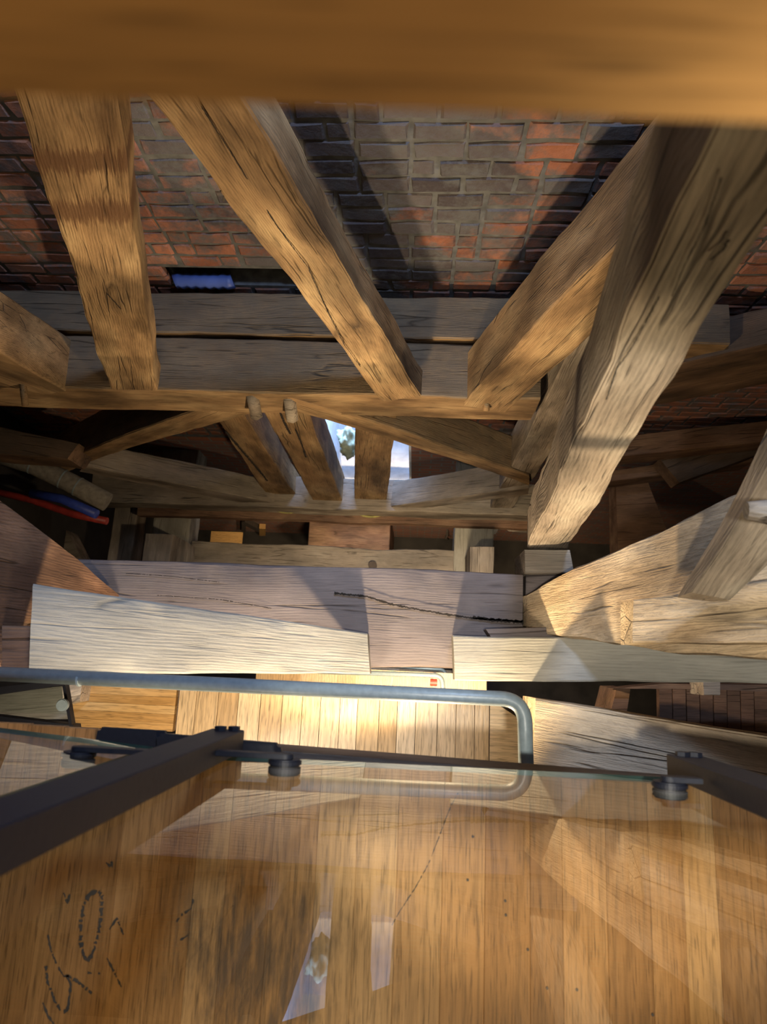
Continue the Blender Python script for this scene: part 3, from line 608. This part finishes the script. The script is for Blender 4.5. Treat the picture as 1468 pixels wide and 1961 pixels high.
# near oak board over the lens
a = PY(734, 232, .15)
T(box('oak_board', (-1.3, .15, a.z), (1.3, .19, a.z+.16), HAND, bev=.004, rot=Matrix.Rotation(math.radians(2.4), 4, 'Y') @ Matrix.Identity(4)), 'near oak board across the top, golden and out of focus', 'board')

# ------------------------------------------------------------------ marks on the floor, brace
def stroke(pts, w, parent, name='charcoal_stroke', m=MARK, lift=.0009, nrm=Vector((0, 0, 1)), skip=.18):
    vs = []; fs = []; rnd = random.Random(len(pts)*7+int(w*1e4)); pts2 = []
    for i in range(len(pts)-1):
        k = max(2, int((pts[i+1]-pts[i]).length/.004))
        for j in range(k): pts2.append(pts[i].lerp(pts[i+1], j/k))
    pts2.append(pts[-1])
    for i, p in enumerate(pts2):
        d = (pts2[min(i+1, len(pts2)-1)]-pts2[max(i-1, 0)]).normalized(); n = nrm.cross(d).normalized(); ww = w*(rnd.uniform(.25, 1.) if skip > .1 else .35+.6*abs(noise.noise(p*35)))
        c = p + n*rnd.uniform(-.5, .5)*w*.5
        vs += [c+n*ww+nrm*lift, c-n*ww+nrm*lift]
    o0 = vs[0].copy()
    for i in range(len(pts2)-1):
        if rnd.random() < skip: continue
        fs.append((2*i, 2*i+1, 2*i+3, 2*i+2))
    me = bpy.data.meshes.new(name); me.from_pydata([tuple(v-o0) for v in vs], [], fs)
    return link(name, me, m, parent, Matrix.Translation(o0))
def pix(l, dep=1.6): return [P(u, v, dep) for u, v in l]
marks = T(empty('charcoal_mark', P(170, 1800, 1.5995)), 'charcoal drawn numerals on the oak floor at the lower left', 'marking')
stroke(pix([(186, 1705), (172, 1712), (160, 1735), (155, 1770), (155, 1805), (162, 1835), (170, 1838), (180, 1820), (188, 1790), (194, 1750), (196, 1715), (186, 1705)]), .0055, marks)
stroke(pix([(92, 1790), (98, 1820), (108, 1845), (122, 1870), (132, 1868)]), .003, marks)
stroke(pix([(88, 1850), (92, 1880), (104, 1915), (118, 1938), (130, 1935), (136, 1885), (128, 1868), (150, 1880), (176, 1902)]), .004, marks)
stroke(pix([(164, 1862), (192, 1864)]), .003, marks); stroke(pix([(210, 1780), (224, 1758), (236, 1790)]), .003, marks)
stroke(pix([(205, 1835), (218, 1860), (232, 1890)]), .003, marks); stroke(pix([(82, 1920), (92, 1945), (104, 1962)]), .003, marks)
stroke(pix([(200, 1650), (215, 1662), (214, 1650)]), .003, marks); stroke(pix([(122, 1710), (130, 1730), (134, 1712)]), .003, marks)
stroke(pix([(338, 1765), (350, 1750), (366, 1740), (370, 1722)]), .003, marks); stroke(pix([(345, 1800), (360, 1790)]), .003, marks)
T(stroke(pix([(877, 1518), (862, 1545), (845, 1590), (822, 1650), (795, 1700), (765, 1745), (748, 1775)]), .0014, None, 'floor_streak', lift=.0012), 'long thin curved scratch on the oak floor under the glass', 'streak')  # thin dark curve laid on the planks
for u, v in ((905, 1602), (895, 1685), (968, 1752), (1010, 1818), (1047, 1892), (1104, 1895), (1249, 1943), (967, 1725)):
    p = P(u, v, 1.6); cyl('nail_head', (p.x, p.y, p.z+.0006), Z, .003, .0016, IRON, landing, n=8, bev=0)
# cut mark on the long brace
kY = YF-.032; mk = T(empty('carpenter_mark', PY(430, 372, kY)), 'small cut carpenter mark on the long leaning brace', 'marking')
for l in ([(422, 366), (432, 360)], [(430, 362), (428, 384)]):
    pts = [PY(u, v, kY) for u, v in l]; tube('cut_line', pts, .0035, MARK, mk, n=5)

# ------------------------------------------------------------------ dim things at the left and right, and far below
pp = [P(-60, 855, 5.6), P(60, 888, 5.7), P(130, 922, 5.8), P(206, 962, 5.9)]
pipe = T(tube('lagged_pipe', pp, .088, LAG, n=16), 'grey lagged pipe with wire ties in the dark at left', 'pipe')
for t in (.35, .62, .75):
    i = min(2, int(t*3)); q = pp[i].lerp(pp[i+1], t*3-i); d = (pp[i+1]-pp[i]).normalized()
    cyl('wire_tie', q, d, .0905, .012, TUBE, pipe, n=20, bev=0)
T(tube('red_cable', [P(-60, 930, 6.2), P(60, 957, 6.2), P(140, 985, 6.2), P(205, 998, 6.2)], .035, CABLE_R, n=10), 'red cable bundle below the lagged pipe', 'cable')
T(tube('blue_cable', [P(60, 945, 6.1), P(120, 956, 6.1), P(185, 985, 6.1)], .045, CABLE_B, n=10), 'blue cable between the lagged pipe and the red bundle', 'cable')
def dim(q, ext, m, lab, nm='oak_beam'): return T(tq(nm, q, ext, m), lab, 'beam')
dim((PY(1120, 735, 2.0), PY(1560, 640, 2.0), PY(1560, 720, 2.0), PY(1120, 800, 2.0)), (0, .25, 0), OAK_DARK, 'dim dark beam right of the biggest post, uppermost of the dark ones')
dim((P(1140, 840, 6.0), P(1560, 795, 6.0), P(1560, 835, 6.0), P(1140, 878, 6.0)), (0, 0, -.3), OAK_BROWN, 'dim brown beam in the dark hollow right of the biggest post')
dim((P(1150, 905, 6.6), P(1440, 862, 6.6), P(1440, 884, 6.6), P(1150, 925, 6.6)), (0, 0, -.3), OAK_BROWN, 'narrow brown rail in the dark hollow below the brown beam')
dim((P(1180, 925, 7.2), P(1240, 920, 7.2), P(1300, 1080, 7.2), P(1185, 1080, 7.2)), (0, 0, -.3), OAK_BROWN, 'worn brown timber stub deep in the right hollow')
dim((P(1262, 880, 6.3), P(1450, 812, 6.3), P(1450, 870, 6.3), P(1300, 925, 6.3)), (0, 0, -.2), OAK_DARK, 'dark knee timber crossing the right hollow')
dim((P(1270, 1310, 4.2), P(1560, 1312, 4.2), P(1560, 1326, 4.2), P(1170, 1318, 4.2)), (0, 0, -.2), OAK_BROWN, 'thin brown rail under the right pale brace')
dim((P(1345, 1300, 4.02), P(1378, 1300, 4.02), P(1378, 1332, 4.02), P(1348, 1332, 4.02)), (0, 0, -.2), OAK_GREY, 'square timber end under the right pale brace', 'timber_end')
pw = T(empty('board_wall', P(1350, 1370, 5.2)), 'dim upright boarding under the right pale brace', 'boarding')
for i in range(8):
    u = 1262+i*26; tq('board', (P(u, 1318, 5.2), P(u+24, 1318, 5.2), P(u+26, 1440, 5.0), P(u+2, 1440, 5.0)), (0, 0, -.06), OAK_BROWN, parent=pw, amp=.004, nl=4)
dim((P(1180, 1316, 4.36), P(1206, 1316, 4.36), P(1198, 1370, 4.36), P(1168, 1370, 4.36)), (0, 0, -.4), OAK_BROWN, 'small slanted strut in the gap under the right brace', 'oak_strut')
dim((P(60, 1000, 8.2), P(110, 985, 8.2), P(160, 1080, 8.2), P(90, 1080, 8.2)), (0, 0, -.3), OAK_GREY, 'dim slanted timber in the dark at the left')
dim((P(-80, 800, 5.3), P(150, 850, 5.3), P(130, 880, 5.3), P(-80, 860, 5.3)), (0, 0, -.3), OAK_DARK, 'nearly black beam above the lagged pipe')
# blue sheet behind the gap under the brick wall
box('oak_ledge', (-1.9, 2.42, ZC-4.25), (-.4, 2.62, ZC-4.2), OAK_DARK)
T(bpy.data.objects['oak_ledge'], 'dark ledge in the low gap under the brick wall', 'ledge')
T(tube('blue_strip', [Vector((-1.66+i*.03, 2.40+.012*(i % 2), ZC-4.0)) for i in range(14)], .05, BLUE_STRIP, n=8), 'folded blue sheet in the low gap under the brick wall', 'strip')  # zigzag strip gives the gap its blue tone
# crumpled pale cloth in the bright window
def blob(name, c, s, m, seed, lab, cat):
    bm = bmesh.new(); bmesh.ops.create_icosphere(bm, subdivisions=4, radius=1)
    for v in bm.verts:
        n = noise.noise(v.co*1.6+Vector((seed, 0, 0)))*.5 + abs(noise.noise(v.co*4+Vector((seed, 3, 0))))*.35
        v.co = Vector((v.co.x*s[0], v.co.y*s[1], v.co.z*s[2]))*(1+n)
    me = bpy.data.meshes.new(name); bm.to_mesh(me); bm.free(); o = link(name, me, m, None, Matrix.Translation(c), True); return T(o, lab, cat)
CLOTH = plain('greenish_cloth', (.42, .46, .32), .8, bumps=.5, scale=12)
blob('cloth_bundle', PY(668, 848, YW+.12), (.11, .12, .32), CLOTH, 3.3, 'crumpled pale green cloth bundle hanging in the bright window', 'bundle')
# far below: cabinet, open hatch
cab = T(empty('cabinet', (-1.25, 1.85, 0)), 'brown wooden cabinet far below between the joists', 'cabinet')
zt = 2.1
xa, xb = P(590, 1030, ZC-zt).x, P(746, 1030, ZC-zt).x
box('body', (xa, 1.72, 0), (xb, 2.38, zt), OAK_BROWN, cab, bev=.01)
box('door', (xa+.04, 1.69, .1), ((xa+xb)/2-.01, 1.72, zt-.08), OAK_BROWN, cab); box('door', ((xa+xb)/2+.01, 1.69, .1), (xb-.04, 1.72, zt-.08), OAK_BROWN, cab)
hx = P(475, 1030, 10.2)
hat = T(empty('window_hatch', hx), 'small dark framed hatch leaning far below at left', 'hatch')
hy = 2.3
tq('frame_side', (PY(462, 1000, hy), PY(462, 1020, hy), PY(470, 1020, hy), PY(469, 998, hy)), (0, .12, 0), IRON, parent=hat, amp=.003, nl=4)
tq('frame_side', (PY(469, 999, hy), PY(500, 1016, hy), PY(500, 1022, hy), PY(469, 1007, hy)), (0, .12, 0), IRON, parent=hat, amp=.003, nl=4)
tq('frame_side', (PY(496, 1012, hy), PY(496, 1026, hy), PY(508, 1026, hy), PY(508, 1013, hy)), (0, .12, 0), TREAD, parent=hat, amp=.003, nl=4)
T(box('floor_board', (P(402, 1040, 10.5).x, 1.2, ZC-10.55), (P(462, 1040, 10.5).x, P(430, 1018, 10.5).y, ZC-10.5), TREAD), 'orange plank far below left of the hatch', 'board')
a = P(856, 1035, 10.); T(tube('iron_hook', [PY(856, 1016, 2.37), PY(856, 1026, 2.34), PY(853, 1030, 2.3), PY(858, 1032, 2.3)], .02, IRON, n=6), 'small iron hook on the reddish wall far below', 'hook')
a = P(990, 1007, 5.4); T(tube('round_peg', [PY(976, 1007, YF-.01), PY(1022, 1012, YF+.05)], .065, OAK_GREY, n=10), 'pale round peg left of the foot of the biggest post', 'peg')

# long drying cracks
CRK = plain('crack_dark', (.015, .011, .008), .95)
tie = [o for o in C.objects if o.name == 'tie_beam'][0]
stroke(pix([(640, 1136), (700, 1142), (752, 1158), (805, 1168), (850, 1176), (905, 1184), (1000, 1190)], 2.99), .0075, tie, 'crack', CRK, .004, skip=0)
stroke(pix([(905, 1183), (950, 1188), (1002, 1192)], 2.99), .013, tie, 'crack', CRK, .004, skip=0)
stroke(pix([(240, 1098), (330, 1104), (420, 1115)], 2.99), .003, tie, 'crack', CRK, .004, skip=.1)
stroke(pix([(300, 1140), (420, 1148), (520, 1165)], 2.99), .003, tie, 'crack', CRK, .004, skip=.1)
def crackY(par, pts, y, w): stroke([PY(u, v, y) for u, v in pts], w, par, 'crack', CRK, .006, nrm=Vector((0, -1, 0)), skip=0)
def near(lbl): return [o for o in C.objects if o.get('label', '').startswith(lbl)][0]
big = near('biggest oak post')
crackY(big, [(1262, 560), (1225, 630), (1205, 665), (1180, 700), (1160, 760)], .515, .0028)
crackY(big, [(1380, 330), (1350, 420), (1310, 500), (1285, 560)], .515, .002)
crackY(big, [(1395, 450), (1378, 475), (1360, 490)], .515, .005)
crackY(near('long oak brace leaning'), [(385, 200), (430, 270), (480, 350), (530, 430), (590, 510), (625, 590), (660, 660), (690, 700)], YF-.03, .004)
crackY(near('broad upright'), [(205, 560), (232, 590)], YF-.028, .006)
crackY(near('leftmost leaning'), [(432, 825), (470, 870), (500, 905), (512, 920)], YF+.09, .02)
crackY(near('middle leaning'), [(532, 780), (548, 815), (556, 830)], YF+.04, .016)
crackY(near('middle leaning'), [(566, 822), (578, 850), (586, 875)], YF+.04, .012)
